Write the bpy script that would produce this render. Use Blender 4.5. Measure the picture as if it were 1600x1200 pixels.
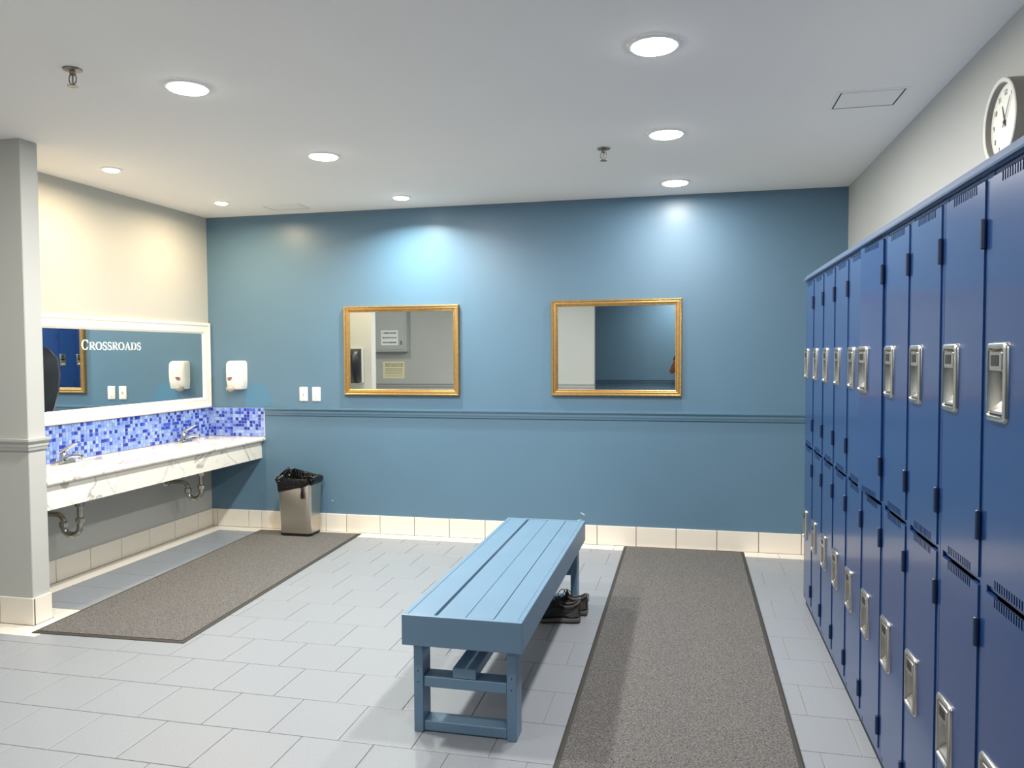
import bpy, bmesh, math, random
from mathutils import Vector, Matrix
rnd = random.Random(7)
PI = math.pi
for o in list(bpy.data.objects):
    bpy.data.objects.remove(o)
SC = bpy.context.scene
COL = SC.collection

# ------------------------------------------------------------------ camera
FPX, YAW, PITCH, ROLL, EYE = 1212.48, -0.2250, -0.0401, -0.0053, 1.4143
def cam_axes():
    F = Vector((math.sin(YAW)*math.cos(PITCH), math.cos(YAW)*math.cos(PITCH), math.sin(PITCH)))
    R = Vector((math.cos(YAW), -math.sin(YAW), 0.0))
    U = R.cross(F)
    c, s = math.cos(ROLL), math.sin(ROLL)
    return c*R + s*U, -s*R + c*U, F
cR, cU, cF = cam_axes()
cd = bpy.data.cameras.new('camera')
cam = bpy.data.objects.new('camera', cd)
COL.objects.link(cam)
cd.sensor_width = 36.0
cd.sensor_fit = 'HORIZONTAL'
cd.lens = 36.0*FPX/1600.0
cd.clip_start = 0.05
cam.matrix_world = Matrix(((cR.x, cU.x, -cF.x, 0.0), (cR.y, cU.y, -cF.y, 0.0), (cR.z, cU.z, -cF.z, EYE), (0, 0, 0, 1)))
SC.camera = cam
def project(x, y, z):
    d = Vector((x, y, z-EYE)); k = d.dot(cF)
    if k <= 0.05: return (-9999, -9999)
    return (800+FPX*d.dot(cR)/k, 600-FPX*d.dot(cU)/k)

# ------------------------------------------------------------------ world, exposure, lamps
w = bpy.data.worlds.new('world'); SC.world = w; w.use_nodes = True
w.node_tree.nodes['Background'].inputs[0].default_value = (0.8, 0.85, 0.9, 1)
w.node_tree.nodes['Background'].inputs[1].default_value = 0.0
SC.view_settings.view_transform = 'Standard'
SC.view_settings.look = 'None'
SC.view_settings.exposure = 0.50
SC.view_settings.gamma = 1.0
SC.view_settings.use_curve_mapping = False
SC.cycles.max_bounces = 14
SC.cycles.diffuse_bounces = 8
SC.cycles.glossy_bounces = 8
SC.cycles.sample_clamp_indirect = 6.0
LED_W, SPOT_W, WARM_W = 25.0, 16.0, 10.0       # lamp powers, used by the downlights' builder
LED_C, SPOT_C, WARM_C = (1.0, 0.955, 0.895), (0.90, 1.0, 0.94), (1.0, 0.77, 0.48)

# ------------------------------------------------------------------ room measures (metres)
XL, XR, XF, D, H = -3.853, 1.045, 0.629, 5.670, 2.527
XP, YP0, YP1 = -3.352, 3.359, 3.472
XFAR, YG, XG, YB = -5.20, 0.60, -1.285, -1.20
TX, TY, TP = 0.4545, 3.4258, 0.2841
BT, BH = 0.012, 0.142

# ------------------------------------------------------------------ helpers
def lin(c):
    if isinstance(c, str):
        c = c.lstrip('#'); c = tuple(int(c[i:i+2], 16)/255 for i in (0, 2, 4))
    return tuple((x/12.92 if x <= 0.04045 else ((x+0.055)/1.055)**2.4) for x in c) + (1.0,)

def mat(name, col, rough=0.5, metal=0.0, spec=None, noise=None, bump=None, rand=0.0, coat=0.0, emis=None):
    """noise = (scale, amount) mottling; bump = (scale, strength, distance); rand = per-object value variation"""
    m = bpy.data.materials.new(name); m.use_nodes = True
    nt = m.node_tree; b = nt.nodes['Principled BSDF']
    c = lin(col)
    b.inputs['Base Color'].default_value = c
    b.inputs['Roughness'].default_value = rough
    b.inputs['Metallic'].default_value = metal
    if spec is not None: b.inputs['Specular IOR Level'].default_value = spec
    if coat: b.inputs['Coat Weight'].default_value = coat; b.inputs['Coat Roughness'].default_value = 0.12
    if emis: b.inputs['Emission Color'].default_value = lin(emis[0]); b.inputs['Emission Strength'].default_value = emis[1]
    tc = nt.nodes.new('ShaderNodeTexCoord')
    last = None
    if noise or rand:
        val = None
        if noise:
            n = nt.nodes.new('ShaderNodeTexNoise'); n.inputs['Scale'].default_value = noise[0]; n.inputs['Detail'].default_value = 3
            nt.links.new(tc.outputs['Object'], n.inputs['Vector'])
            mr = nt.nodes.new('ShaderNodeMapRange'); mr.inputs[1].default_value = 0.3; mr.inputs[2].default_value = 0.7
            mr.inputs[3].default_value = 1-noise[1]; mr.inputs[4].default_value = 1+noise[1]
            nt.links.new(n.outputs['Fac'], mr.inputs[0]); val = mr.outputs[0]
        if rand:
            oi = nt.nodes.new('ShaderNodeObjectInfo')
            m2 = nt.nodes.new('ShaderNodeMapRange'); m2.inputs[3].default_value = 1-rand; m2.inputs[4].default_value = 1+rand
            nt.links.new(oi.outputs['Random'], m2.inputs[0])
            if val is None: val = m2.outputs[0]
            else:
                mu = nt.nodes.new('ShaderNodeMath'); mu.operation = 'MULTIPLY'
                nt.links.new(val, mu.inputs[0]); nt.links.new(m2.outputs[0], mu.inputs[1]); val = mu.outputs[0]
        hs = nt.nodes.new('ShaderNodeHueSaturation'); hs.inputs['Color'].default_value = c
        nt.links.new(val, hs.inputs['Value']); nt.links.new(hs.outputs[0], b.inputs['Base Color'])
    if bump:
        n = nt.nodes.new('ShaderNodeTexNoise'); n.inputs['Scale'].default_value = bump[0]; n.inputs['Detail'].default_value = 2
        nt.links.new(tc.outputs['Object'], n.inputs['Vector'])
        bp = nt.nodes.new('ShaderNodeBump'); bp.inputs['Strength'].default_value = bump[1]; bp.inputs['Distance'].default_value = bump[2]
        nt.links.new(n.outputs['Fac'], bp.inputs['Height']); nt.links.new(bp.outputs[0], b.inputs['Normal'])
    return m

class MB:
    def __init__(s): s.v = []; s.f = []
    def add(s, vs, fs):
        k = len(s.v); s.v += [tuple(p) for p in vs]; s.f += [tuple(i+k for i in q) for q in fs]; return s
    def box(s, x0, y0, z0, x1, y1, z1):
        if x0 > x1: x0, x1 = x1, x0
        if y0 > y1: y0, y1 = y1, y0
        if z0 > z1: z0, z1 = z1, z0
        return s.add([(x0,y0,z0),(x1,y0,z0),(x1,y1,z0),(x0,y1,z0),(x0,y0,z1),(x1,y0,z1),(x1,y1,z1),(x0,y1,z1)],
                     [(0,3,2,1),(4,5,6,7),(0,1,5,4),(1,2,6,5),(2,3,7,6),(3,0,4,7)])
    def tube(s, path, r, seg=10, caps=True):
        path = [Vector(p) for p in path]; n = len(path)
        rs = r if isinstance(r, (list, tuple)) else [r]*n
        rings = []; prev = None
        for i, p in enumerate(path):
            t = (path[min(i+1, n-1)]-path[max(i-1, 0)]).normalized()
            a = prev if prev is not None else (Vector((0,0,1)) if abs(t.z) < 0.9 else Vector((1,0,0)))
            u = (a - t*a.dot(t)).normalized(); v = t.cross(u); prev = u
            rings.append([p + u*rs[i]*math.cos(2*PI*k/seg) + v*rs[i]*math.sin(2*PI*k/seg) for k in range(seg)])
        vs = [q for R in rings for q in R]; fs = []
        for i in range(n-1):
            for k in range(seg):
                fs.append((i*seg+k, i*seg+(k+1)%seg, (i+1)*seg+(k+1)%seg, (i+1)*seg+k))
        if caps: fs += [tuple(reversed(range(seg))), tuple((n-1)*seg+k for k in range(seg))]
        return s.add(vs, fs)
    def loft(s, rings, closed=True, cap0=True, cap1=True):
        n = len(rings[0]); vs = [q for R in rings for q in R]; fs = []
        for i in range(len(rings)-1):
            for k in range(n if closed else n-1):
                fs.append((i*n+k, i*n+(k+1)%n, (i+1)*n+(k+1)%n, (i+1)*n+k))
        if cap0: fs.append(tuple(reversed(range(n))))
        if cap1: fs.append(tuple((len(rings)-1)*n+k for k in range(n)))
        return s.add(vs, fs)
    def lathe(s, prof, c=(0,0,0), axis='z', seg=32, cap0=False, cap1=False):
        rings = []
        for r, h in prof:
            R = []
            for k in range(seg):
                a, b = r*math.cos(2*PI*k/seg), r*math.sin(2*PI*k/seg)
                p = {'z': (a, b, h), 'x': (h, a, b), 'y': (b, h, a)}[axis]
                R.append((p[0]+c[0], p[1]+c[1], p[2]+c[2]))
            rings.append(R)
        return s.loft(rings, True, cap0, cap1)
    def prism(s, poly, o, u, v, n, t):
        """2-D polygon in plane (u,v) at o, thickness t along n"""
        o, u, v, n = Vector(o), Vector(u), Vector(v), Vector(n)
        A = [o+u*a+v*b for a, b in poly]; B = [p+n*t for p in A]
        return s.loft([A, B])
    def ball(s, c, r, seg=8, rings=6):
        rx, ry, rz = r if isinstance(r, tuple) else (r, r, r)
        R = []
        for i in range(rings+1):
            a = -PI/2 + PI*i/rings; cr = max(math.cos(a), 1e-3)
            R.append([(c[0]+rx*cr*math.cos(2*PI*k/seg), c[1]+ry*cr*math.sin(2*PI*k/seg), c[2]+rz*math.sin(a)) for k in range(seg)])
        return s.loft(R)
    def mesh(s, name, bevel=0.0, seg=1, smooth=False, angle=40):
        me = bpy.data.meshes.new(name); me.from_pydata(s.v, [], s.f)
        bm = bmesh.new(); bm.from_mesh(me)
        bmesh.ops.recalc_face_normals(bm, faces=bm.faces)
        if bevel:
            es = [e for e in bm.edges if len(e.link_faces) == 2 and e.calc_face_angle(0) > 0.6]
            bmesh.ops.bevel(bm, geom=es, offset=bevel, segments=seg, affect='EDGES', profile=0.6, clamp_overlap=True)
        bm.to_mesh(me); bm.free()
        if smooth:
            me.shade_smooth(); me.set_sharp_from_angle(angle=math.radians(angle))
        return me
    def build(s, name, m, parent=None, **k):
        return link(name, s.mesh(name, **k), m, parent)

def link(name, me, m, parent=None, loc=None):
    o = bpy.data.objects.new(name, me)
    if m is not None and len(me.materials) == 0: me.materials.append(m)
    COL.objects.link(o)
    if parent is not None: o.parent = parent
    if loc is not None: o.location = loc
    return o
def tag(o, label, cat, group=None):
    o['label'] = label; o['category'] = cat
    if group: o['group'] = group
    return o
def struct(o, label=None, cat=None):
    o['kind'] = 'structure'
    if label: o['label'] = label; o['category'] = cat
    return o
def thing(name, label, cat, loc=(0,0,0), rz=0.0, group=None):
    o = bpy.data.objects.new(name, None); COL.objects.link(o)
    o.location = loc; o.rotation_euler = (0, 0, rz); o.empty_display_size = 0.05
    return tag(o, label, cat, group)
def B(name, m, parent, x0, y0, z0, x1, y1, z1, bevel=0.0, **k):
    return MB().box(x0, y0, z0, x1, y1, z1).build(name, m, parent, bevel=bevel, **k)
def frame_rails(name, m, parent, o, u, v, n, W, Hh, prof, bev=0.0):
    """four mitred rails round a W x Hh rectangle; prof = [(inward, outward), ...] cross-section"""
    o, u, v, n = Vector(o), Vector(u), Vector(v), Vector(n)
    P = lambda a, b, h: o+u*a+v*b+n*h
    ends = [((0,0,1,1),(W,0,-1,1)), ((W,0,-1,1),(W,Hh,-1,-1)), ((W,Hh,-1,-1),(0,Hh,1,-1)), ((0,Hh,1,-1),(0,0,1,1))]
    out = []
    for A, Bq in ends:
        rings = [[P(e[0]+e[2]*i, e[1]+e[3]*i, h) for i, h in prof] for e in (A, Bq)]
        out.append(MB().loft(rings).build(name, m, parent, bevel=bev, smooth=True, angle=30))
    return out

# ------------------------------------------------------------------ materials
M = {}
M['blue_wall'] = mat('blue_wall_paint', '#5b7a90', 0.38, noise=(1.3, 0.03), bump=(160, 0.12, 0.002))
M['patch'] = mat('blue_patch_paint', '#4f7d9b', 0.5)
M['grey_wall'] = mat('warm_grey_paint', '#b7b8b3', 0.6, noise=(1.1, 0.02), bump=(160, 0.10, 0.002))
M['ceiling'] = mat('ceiling_paint', '#f7f3ee', 0.8, noise=(0.8, 0.015), bump=(120, 0.1, 0.002))
M['rail'] = mat('blue_rail_paint', '#5a7a90', 0.32)
M['grey_rail'] = mat('grey_rail_paint', '#b4b5b0', 0.45)
M['grout'] = mat('floor_grout', '#8f8578', 0.9, noise=(3.0, 0.18))
M['wgrout'] = mat('baseboard_grout', '#4f4942', 0.9)
M['btile'] = mat('cream_tile', '#e6dfd2', 0.22, rand=0.02, noise=(2, 0.015))
M['white'] = mat('white_frame_paint', '#efeae0', 0.4)
M['mirror'] = mat('mirror_glass', '#e8eeee', 0.012, metal=1.0)
M['letter'] = mat('frosted_vinyl', '#d8e6e4', 0.7)
M['chrome'] = mat('chrome', '#d9d9d6', 0.09, metal=1.0)
M['pipe'] = mat('dull_chrome_pipe', '#b9b5ac', 0.2, metal=1.0, noise=(30, 0.12))
M['steel'] = mat('locker_steel', '#d2cfc8', 0.24, metal=1.0, noise=(25, 0.08))
M['black'] = mat('black_plastic', '#17181a', 0.35)
M['dark'] = mat('dark_window', '#1f2021', 0.55)
M['bag'] = mat('black_bin_bag', '#0d0d0e', 0.16, bump=(34, 0.9, 0.015))
M['soap'] = mat('white_plastic', '#f2efe8', 0.3)
M['soapbtn'] = mat('grey_plastic', '#a9a59d', 0.4)
M['leaf'] = mat('purple_print', '#8a5b74', 0.5)
M['switch'] = mat('ivory_plastic', '#efece2', 0.35)
M['bench'] = mat('bench_paint', '#64829a', 0.38, noise=(6, 0.03), bump=(60, 0.06, 0.002))
M['screw'] = mat('screw_dark', '#2c3640', 0.5)
M['rubber'] = mat('mat_rubber', '#35332f', 0.7)
M['locker'] = mat('locker_blue', '#1b3c70', 0.30, noise=(2.0, 0.03), bump=(420, 0.04, 0.001), coat=0.45)
M['hinge'] = mat('hinge_blue', '#16294a', 0.35)
M['cap'] = mat('locker_cap_sheen_blue', '#7b90b4', 0.28, metal=0.6, coat=0.5)  # paler than the doors: sheen of the ceiling lights put into the colour
M['plinth'] = mat('locker_plinth', '#101a2c', 0.6)
M['clockrim'] = mat('clock_grey', '#7f7c78', 0.4)
M['clockring'] = mat('clock_bezel', '#d9d8cf', 0.4)
M['clockface'] = mat('clock_face', '#e9eadf', 0.5)
M['ink'] = mat('ink', '#3a3a38', 0.6)
M['fixture'] = mat('light_trim_white', '#f4f2ee', 0.4)
M['hatch'] = mat('hatch_paint', '#f4f0eb', 0.8)
M['seam'] = mat('hatch_shadow_gap', '#3c3a37', 0.8)
M['brass'] = mat('sprinkler_metal', '#8f8a80', 0.3, metal=1.0)
M['panelgrey'] = mat('panel_grey', '#b4b6b1', 0.5)
M['paper'] = mat('white_paper', '#eceee8', 0.8)
M['ypaper'] = mat('yellow_paper', '#e8e0b6', 0.8)
M['shoe'] = mat('shoe_black_mesh', '#1c1c1d', 0.7, bump=(300, 0.4, 0.002))
M['shoegrey'] = mat('shoe_grey_panel', '#4b4744', 0.6)
M['sole'] = mat('shoe_sole', '#5f5a56', 0.6)
M['lace'] = mat('shoe_lace', '#131313', 0.8)
M['skin'] = mat('skin', '#8a5a3c', 0.5)
M['hair'] = mat('hair', '#16110e', 0.6)
M['shirt'] = mat('dark_cloth', '#262a33', 0.85)
M['jeans'] = mat('trouser_cloth', '#2d3442', 0.85)

def speckled(name, base, dark, light, scale, rough, amount, bump_s):
    m = mat(name, base, rough, rand=0.025)
    nt = m.node_tree; b = nt.nodes['Principled BSDF']
    src = b.inputs['Base Color'].links[0].from_socket
    g = nt.nodes.new('ShaderNodeNewGeometry')
    n = nt.nodes.new('ShaderNodeTexNoise'); n.inputs['Scale'].default_value = scale; n.inputs['Detail'].default_value = 3; n.inputs['Roughness'].default_value = 0.7
    nt.links.new(g.outputs['Position'], n.inputs['Vector'])
    r = nt.nodes.new('ShaderNodeValToRGB'); e = r.color_ramp.elements
    e[0].position = 0.30; e[0].color = lin(dark); e[1].position = 0.72; e[1].color = lin(light)
    nt.links.new(n.outputs['Fac'], r.inputs[0])
    mx = nt.nodes.new('ShaderNodeMix'); mx.data_type = 'RGBA'; mx.inputs[0].default_value = amount
    nt.links.new(src, mx.inputs[6]); nt.links.new(r.outputs[0], mx.inputs[7]); nt.links.new(mx.outputs[2], b.inputs['Base Color'])
    if bump_s:
        bp = nt.nodes.new('ShaderNodeBump'); bp.inputs['Strength'].default_value = bump_s; bp.inputs['Distance'].default_value = 0.004
        nt.links.new(n.outputs['Fac'], bp.inputs['Height']); nt.links.new(bp.outputs[0], b.inputs['Normal'])
    return m
M['ftile'] = speckled('blue_grey_floor_tile', '#888d94', '#697078', '#a8abae', 260, 0.36, 0.55, 0.06)
M['pile'] = speckled('mat_pile', '#454442', '#151413', '#878482', 150, 0.95, 0.9, 0.9)
def brushed():
    m = mat('brushed_steel', '#c9c2b8', 0.30, metal=1.0)
    nt = m.node_tree; b = nt.nodes['Principled BSDF']
    tc = nt.nodes.new('ShaderNodeTexCoord'); mp = nt.nodes.new('ShaderNodeMapping'); mp.inputs['Scale'].default_value = (6, 6, 400)
    n = nt.nodes.new('ShaderNodeTexNoise'); n.inputs['Scale'].default_value = 3
    nt.links.new(tc.outputs['Object'], mp.inputs[0]); nt.links.new(mp.outputs[0], n.inputs['Vector'])
    mr = nt.nodes.new('ShaderNodeMapRange'); mr.inputs[3].default_value = 0.24; mr.inputs[4].default_value = 0.42
    nt.links.new(n.outputs['Fac'], mr.inputs[0]); nt.links.new(mr.outputs[0], b.inputs['Roughness'])
    return m
M['brushed'] = brushed()
def marble():
    m = mat('white_marble', '#efe9dc', 0.16)
    nt = m.node_tree; b = nt.nodes['Principled BSDF']
    g = nt.nodes.new('ShaderNodeNewGeometry')
    mp = nt.nodes.new('ShaderNodeMapping'); mp.inputs['Scale'].default_value = (1.1, 0.75, 1.2); mp.inputs['Rotation'].default_value = (0.5, 0.3, 0.7)
    nt.links.new(g.outputs['Position'], mp.inputs[0])
    n = nt.nodes.new('ShaderNodeTexNoise'); n.inputs['Scale'].default_value = 1.6; n.inputs['Detail'].default_value = 6; n.inputs['Distortion'].default_value = 1.6
    nt.links.new(mp.outputs[0], n.inputs['Vector'])
    r = nt.nodes.new('ShaderNodeValToRGB'); e = r.color_ramp.elements
    e[0].position = 0.0; e[0].color = lin('#f1ebdf'); e[1].position = 1.0; e[1].color = lin('#f1ebdf')
    for p, c in ((0.470, '#f1ebdf'), (0.494, '#d2ccc3'), (0.500, '#aaa49c'), (0.516, '#efe8db'), (0.625, '#efe8db'), (0.632, '#cfc8bd'), (0.642, '#f1ebdf')):
        k = e.new(p); k.color = lin(c)
    nt.links.new(n.outputs['Fac'], r.inputs[0]); nt.links.new(r.outputs[0], b.inputs['Base Color'])
    return m
M['marble'] = marble()
def gold():
    m = mat('gilt_frame', '#bb9860', 0.30, metal=0.75, noise=(40, 0.10))
    return m
M['gold'] = gold()
def mosaic():
    m = mat('mosaic_glass', '#9fb4ea', 0.12)
    nt = m.node_tree; b = nt.nodes['Principled BSDF']
    a = nt.nodes.new('ShaderNodeAttribute'); a.attribute_name = 'tile_colour'
    nt.links.new(a.outputs['Color'], b.inputs['Base Color'])
    return m
M['mosaic'] = mosaic()
M['mgrout'] = mat('mosaic_grout', '#b9c6e2', 0.8)
def lens(name, col, s): return mat(name, '#ffffff', 0.4, emis=(col, s))
M['lens_cool'] = lens('led_lens_cool', '#fbfbff', 16.0)
M['lens_white'] = lens('led_lens_white', '#fbfff6', 16.0)
M['lens_warm'] = lens('led_lens_warm', '#ffedc4', 16.0)

# ------------------------------------------------------------------ the room shell
floor = struct(B('floor', M['grout'], None, XFAR-0.1, YB-0.1, -0.12, XR+0.1, D+0.1, -0.003))
ceil_ = struct(B('ceiling', M['ceiling'], None, XFAR-0.1, YB-0.1, H, XR+0.1, D+0.1, H+0.1))
wall_back = struct(B('wall_back', M['blue_wall'], None, XL-0.1, D, -0.003, XR+0.1, D+0.1, H))
wall_left = struct(B('wall_left', M['grey_wall'], None, XL-0.1, YP1, -0.003, XL, D, H))
wall_part = struct(B('wall_partition', M['grey_wall'], None, XFAR, YP0, -0.003, XP, YP1, H, bevel=0.003))
wall_right = struct(B('wall_right', M['grey_wall'], None, XR, YB, -0.003, XR+0.1, D, H))
wall_far = struct(B('wall_far_left', M['grey_wall'], None, XFAR-0.1, YB, -0.003, XFAR, YP1, H))
wall_rear = struct(B('wall_rear_left', M['grey_wall'], None, XFAR, YG-0.1, -0.003, XG, YG, H))
wall_blue = struct(B('wall_rear', M['blue_wall'], None, XFAR, YB-0.1, -0.003, XR+0.1, YB, H))

# repainted patch beside the soap dispenser, with ragged edge
pp = [(-3.535,0.990),(-3.30,0.990),(-3.285,1.04),(-3.30,1.085),(-3.325,1.125),(-3.345,1.158),(-3.38,1.175),(-3.425,1.190),(-3.455,1.172),(-3.49,1.160),(-3.525,1.135),(-3.545,1.08),(-3.53,1.03)]
poly = []
for i in range(len(pp)):
    a, b = pp[i], pp[(i+1) % len(pp)]
    for k in range(4):
        t = k/4; j = 0.0035 if i else 0.0
        poly.append((a[0]+(b[0]-a[0])*t+rnd.uniform(-j, j), a[1]+(b[1]-a[1])*t+rnd.uniform(-j, j)))
o = MB().prism(poly, (0, D-0.0006, 0), (1,0,0), (0,0,1), (0,1,0), 0.0006).build('paint_patch', M['patch'], wall_back)
o['label'] = 'brighter blue repainted patch beside the soap dispenser'
for (x, z, l, an) in ((-0.764, 0.221, 0.045, -0.5), (-0.800, 0.172, 0.06, 0.3), (-2.769, 0.246, 0.016, 0.2)):
    c, s = math.cos(an), math.sin(an); h = 0.0028
    q = [(-l/2, -h*0.3), (0, -h), (l/2, 0), (0, h), (-l/2, h*0.4)]
    MB().prism([(x+a*c-b*s, z+a*s+b*c) for a, b in q], (0, D-0.0006, 0), (1,0,0), (0,0,1), (0,1,0), 0.0006).build('paint_chip', M['paper'], wall_back)

# chair rails
RP = [(0.0, 0.000), (0.010, 0.000), (0.013, 0.012), (0.018, 0.020), (0.018, 0.034), (0.026, 0.042), (0.034, 0.050), (0.034, 0.062), (0.0, 0.062)]
def rail(name, m, A, Bq, n, z0=0.922):
    n = Vector(n); A = Vector(A); Bq = Vector(Bq)
    return struct(MB().loft([[p + n*a + Vector((0,0,z0+h)) for a, h in RP] for p in (A, Bq)]).build(name, m, None))
rail('trim_1', M['rail'], (-3.345, D, 0), (XR, D, 0), (0,-1,0))
def corner_rail(name, m, A, C, Bq, n1, n2):
    A, C, Bq, n1, n2 = map(Vector, (A, C, Bq, n1, n2))
    rings = []
    for p, n in ((A, n1), (C, n1+n2), (Bq, n2)):
        rings.append([p+n*a+Vector((0,0,0.918+h)) for a, h in RP])
    return struct(MB().loft(rings).build(name, m, None))
corner_rail('trim_2', M['grey_rail'], (XFAR, YP0, 0), (XP, YP0, 0), (XP, YP1, 0), (0,-1,0), (1,0,0))
rail('trim_3', M['grey_rail'], (XFAR, YG, 0), (XG, YG, 0), (0,1,0))
rail('trim_4', M['rail'], (XFAR, YB, 0), (XR, YB, 0), (0,1,0))

# ------------------------------------------------------------------ floor tiles
G = 0.0015
def tile_mesh(name, w, h, t=0.003, c=0.0016):
    mb = MB(); a, b = w/2, h/2
    lo = [(-a,-b,-t), (a,-b,-t), (a,b,-t), (-a,b,-t)]
    mi = [(-a,-b,-c*0.6), (a,-b,-c*0.6), (a,b,-c*0.6), (-a,b,-c*0.6)]
    hi = [(-a+c,-b+c,0), (a-c,-b+c,0), (a-c,b-c,0), (-a+c,b-c,0)]
    return mb.loft([lo, mi, hi], True, False, True).mesh(name)
cache = {}
def get_tile(w, h, m):
    k = (round(w, 4), round(h, 4), m)
    if k not in cache:
        me = tile_mesh('tile', w, h); me.materials.append(M[m]); cache[k] = me
    return cache[k]
rest = {'ftile': MB(), 'btile': MB()}
n_t = 0
def put_tile(x0, y0, x1, y1, m):
    global n_t
    if x1-x0 < 0.012 or y1-y0 < 0.012: return
    w, h = x1-x0-2*G, y1-y0-2*G; cx, cy = (x0+x1)/2, (y0+y1)/2
    px = [project(a, b, 0) for a in (x0, cx, x1) for b in (y0, cy, y1)]
    vis = any(-20 < p[0] < 1620 and 600 < p[1] < 1215 for p in px)
    if vis and -0.44 < x0 and x1 < 0.37: vis = False           # under the long mat
    if vis and x0 > XF+0.02 and y0 < 4.5: vis = False           # under the lockers
    if vis and n_t < 298:
        n_t += 1
        return link('tile', get_tile(w, h, m), None, floor, (cx, cy, 0))
    me = get_tile(w, h, m)
    rest[m].add([(v.co.x+cx, v.co.y+cy, v.co.z) for v in me.vertices], [tuple(p.vertices) for p in me.polygons])
XB0, YBORD = -3.700, 5.532                                     # cream border lines
# areas of field tiles: list of clip rectangles
def field(x0, y0, x1, y1):
    r = math.floor((y0-TY)/TP)
    while TY+r*TP < y1:
        a, b = max(TY+r*TP, y0), min(TY+(r+1)*TP, y1)
        off = TX if r % 2 else TX+TP/2
        i = math.floor((x0-off)/TP)
        while off+i*TP < x1:
            put_tile(max(off+i*TP, x0), a, min(off+(i+1)*TP, x1), b, 'ftile'); i += 1
        r += 1
BW = 0.142
field(XP+BW, YG, XR, YBORD)                                # main floor right of the partition
field(XB0, YP1+BW, XP+BW, YBORD)                               # alcove
field(XFAR, YG, XP+BW, YP0-BW)                                 # left hall
field(XFAR, YB, XR, YG)
def border(x0, y0, x1, y1, along, ph):
    a0, a1 = (x0, x1) if along == 'x' else (y0, y1)
    k = math.floor((a0-ph)/TP)
    while ph+k*TP < a1:
        a, b = max(a0, ph+k*TP), min(a1, ph+(k+1)*TP); k += 1
        if along == 'x': put_tile(a, y0, b, y1, 'btile')
        else: put_tile(x0, a, x1, b, 'btile')
border(XL+BT, YBORD, XR, D-BT, 'x', -0.528)
border(XL+BT, YP1+BT, XB0, YBORD, 'y', 4.127)
border(XB0, YP1+BT, XP+BT, YP1+BW, 'x', -3.41)
border(XP+BT, YP0-BT, XP+BW, YP1+BW, 'y', 3.335)
border(XFAR, YP0-BW, XP+BW, YP0-BT, 'x', -3.396)
for k, mb in rest.items():
    if mb.v:
        o = mb.build('tile_field', M[k], floor); o['kind'] = 'stuff'

# baseboard tiles
def baseboard(name, joints, place, corner=None):
    g = MB()
    a, b = joints[0], joints[-1]
    base = struct(place(None, name, a, b, 0.004, -0.003, BH-0.004, 'wgrout'))
    for p, q in zip(joints, joints[1:]):
        place(base, 'tile', p+0.0022, q-0.0022, BT, 0.0005, BH, 'btile')
    return base
def pl_back(par, name, a, b, t, z0, z1, m): return B(name, M[m], par, a, D-t, z0, b, D, z1, bevel=0.0015 if par else 0)
def pl_left(par, name, a, b, t, z0, z1, m): return B(name, M[m], par, XL, a, z0, XL+t, b, z1, bevel=0.0015 if par else 0)
def pl_pfront(par, name, a, b, t, z0, z1, m): return B(name, M[m], par, a, YP0-t, z0, b, YP0, z1, bevel=0.0015 if par else 0)
def pl_pside(par, name, a, b, t, z0, z1, m): return B(name, M[m], par, XP, a, z0, XP+t, b, z1, bevel=0.0015 if par else 0)
jb = [XL+0.013, -3.799, -3.510, -3.394, -3.110, -2.826, -2.648]
while jb[-1]+TP < XR-0.02: jb.append(jb[-1]+TP*1.0005)
jb.append(XR)
baseboard('baseboard_back', jb, pl_back)
jl = [YP1, 3.742, 4.029, 4.316, 4.603, 4.890, 5.177, 5.464, D]
baseboard('baseboard_left', jl, pl_left)
jp = [XP+BT]
while jp[0]-TP > XFAR+0.3: jp.insert(0, jp[0]-TP*0.745)
baseboard('baseboard_partition_front', jp, pl_pfront)
baseboard('baseboard_partition_side', [YP0, YP1], pl_pside)

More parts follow.
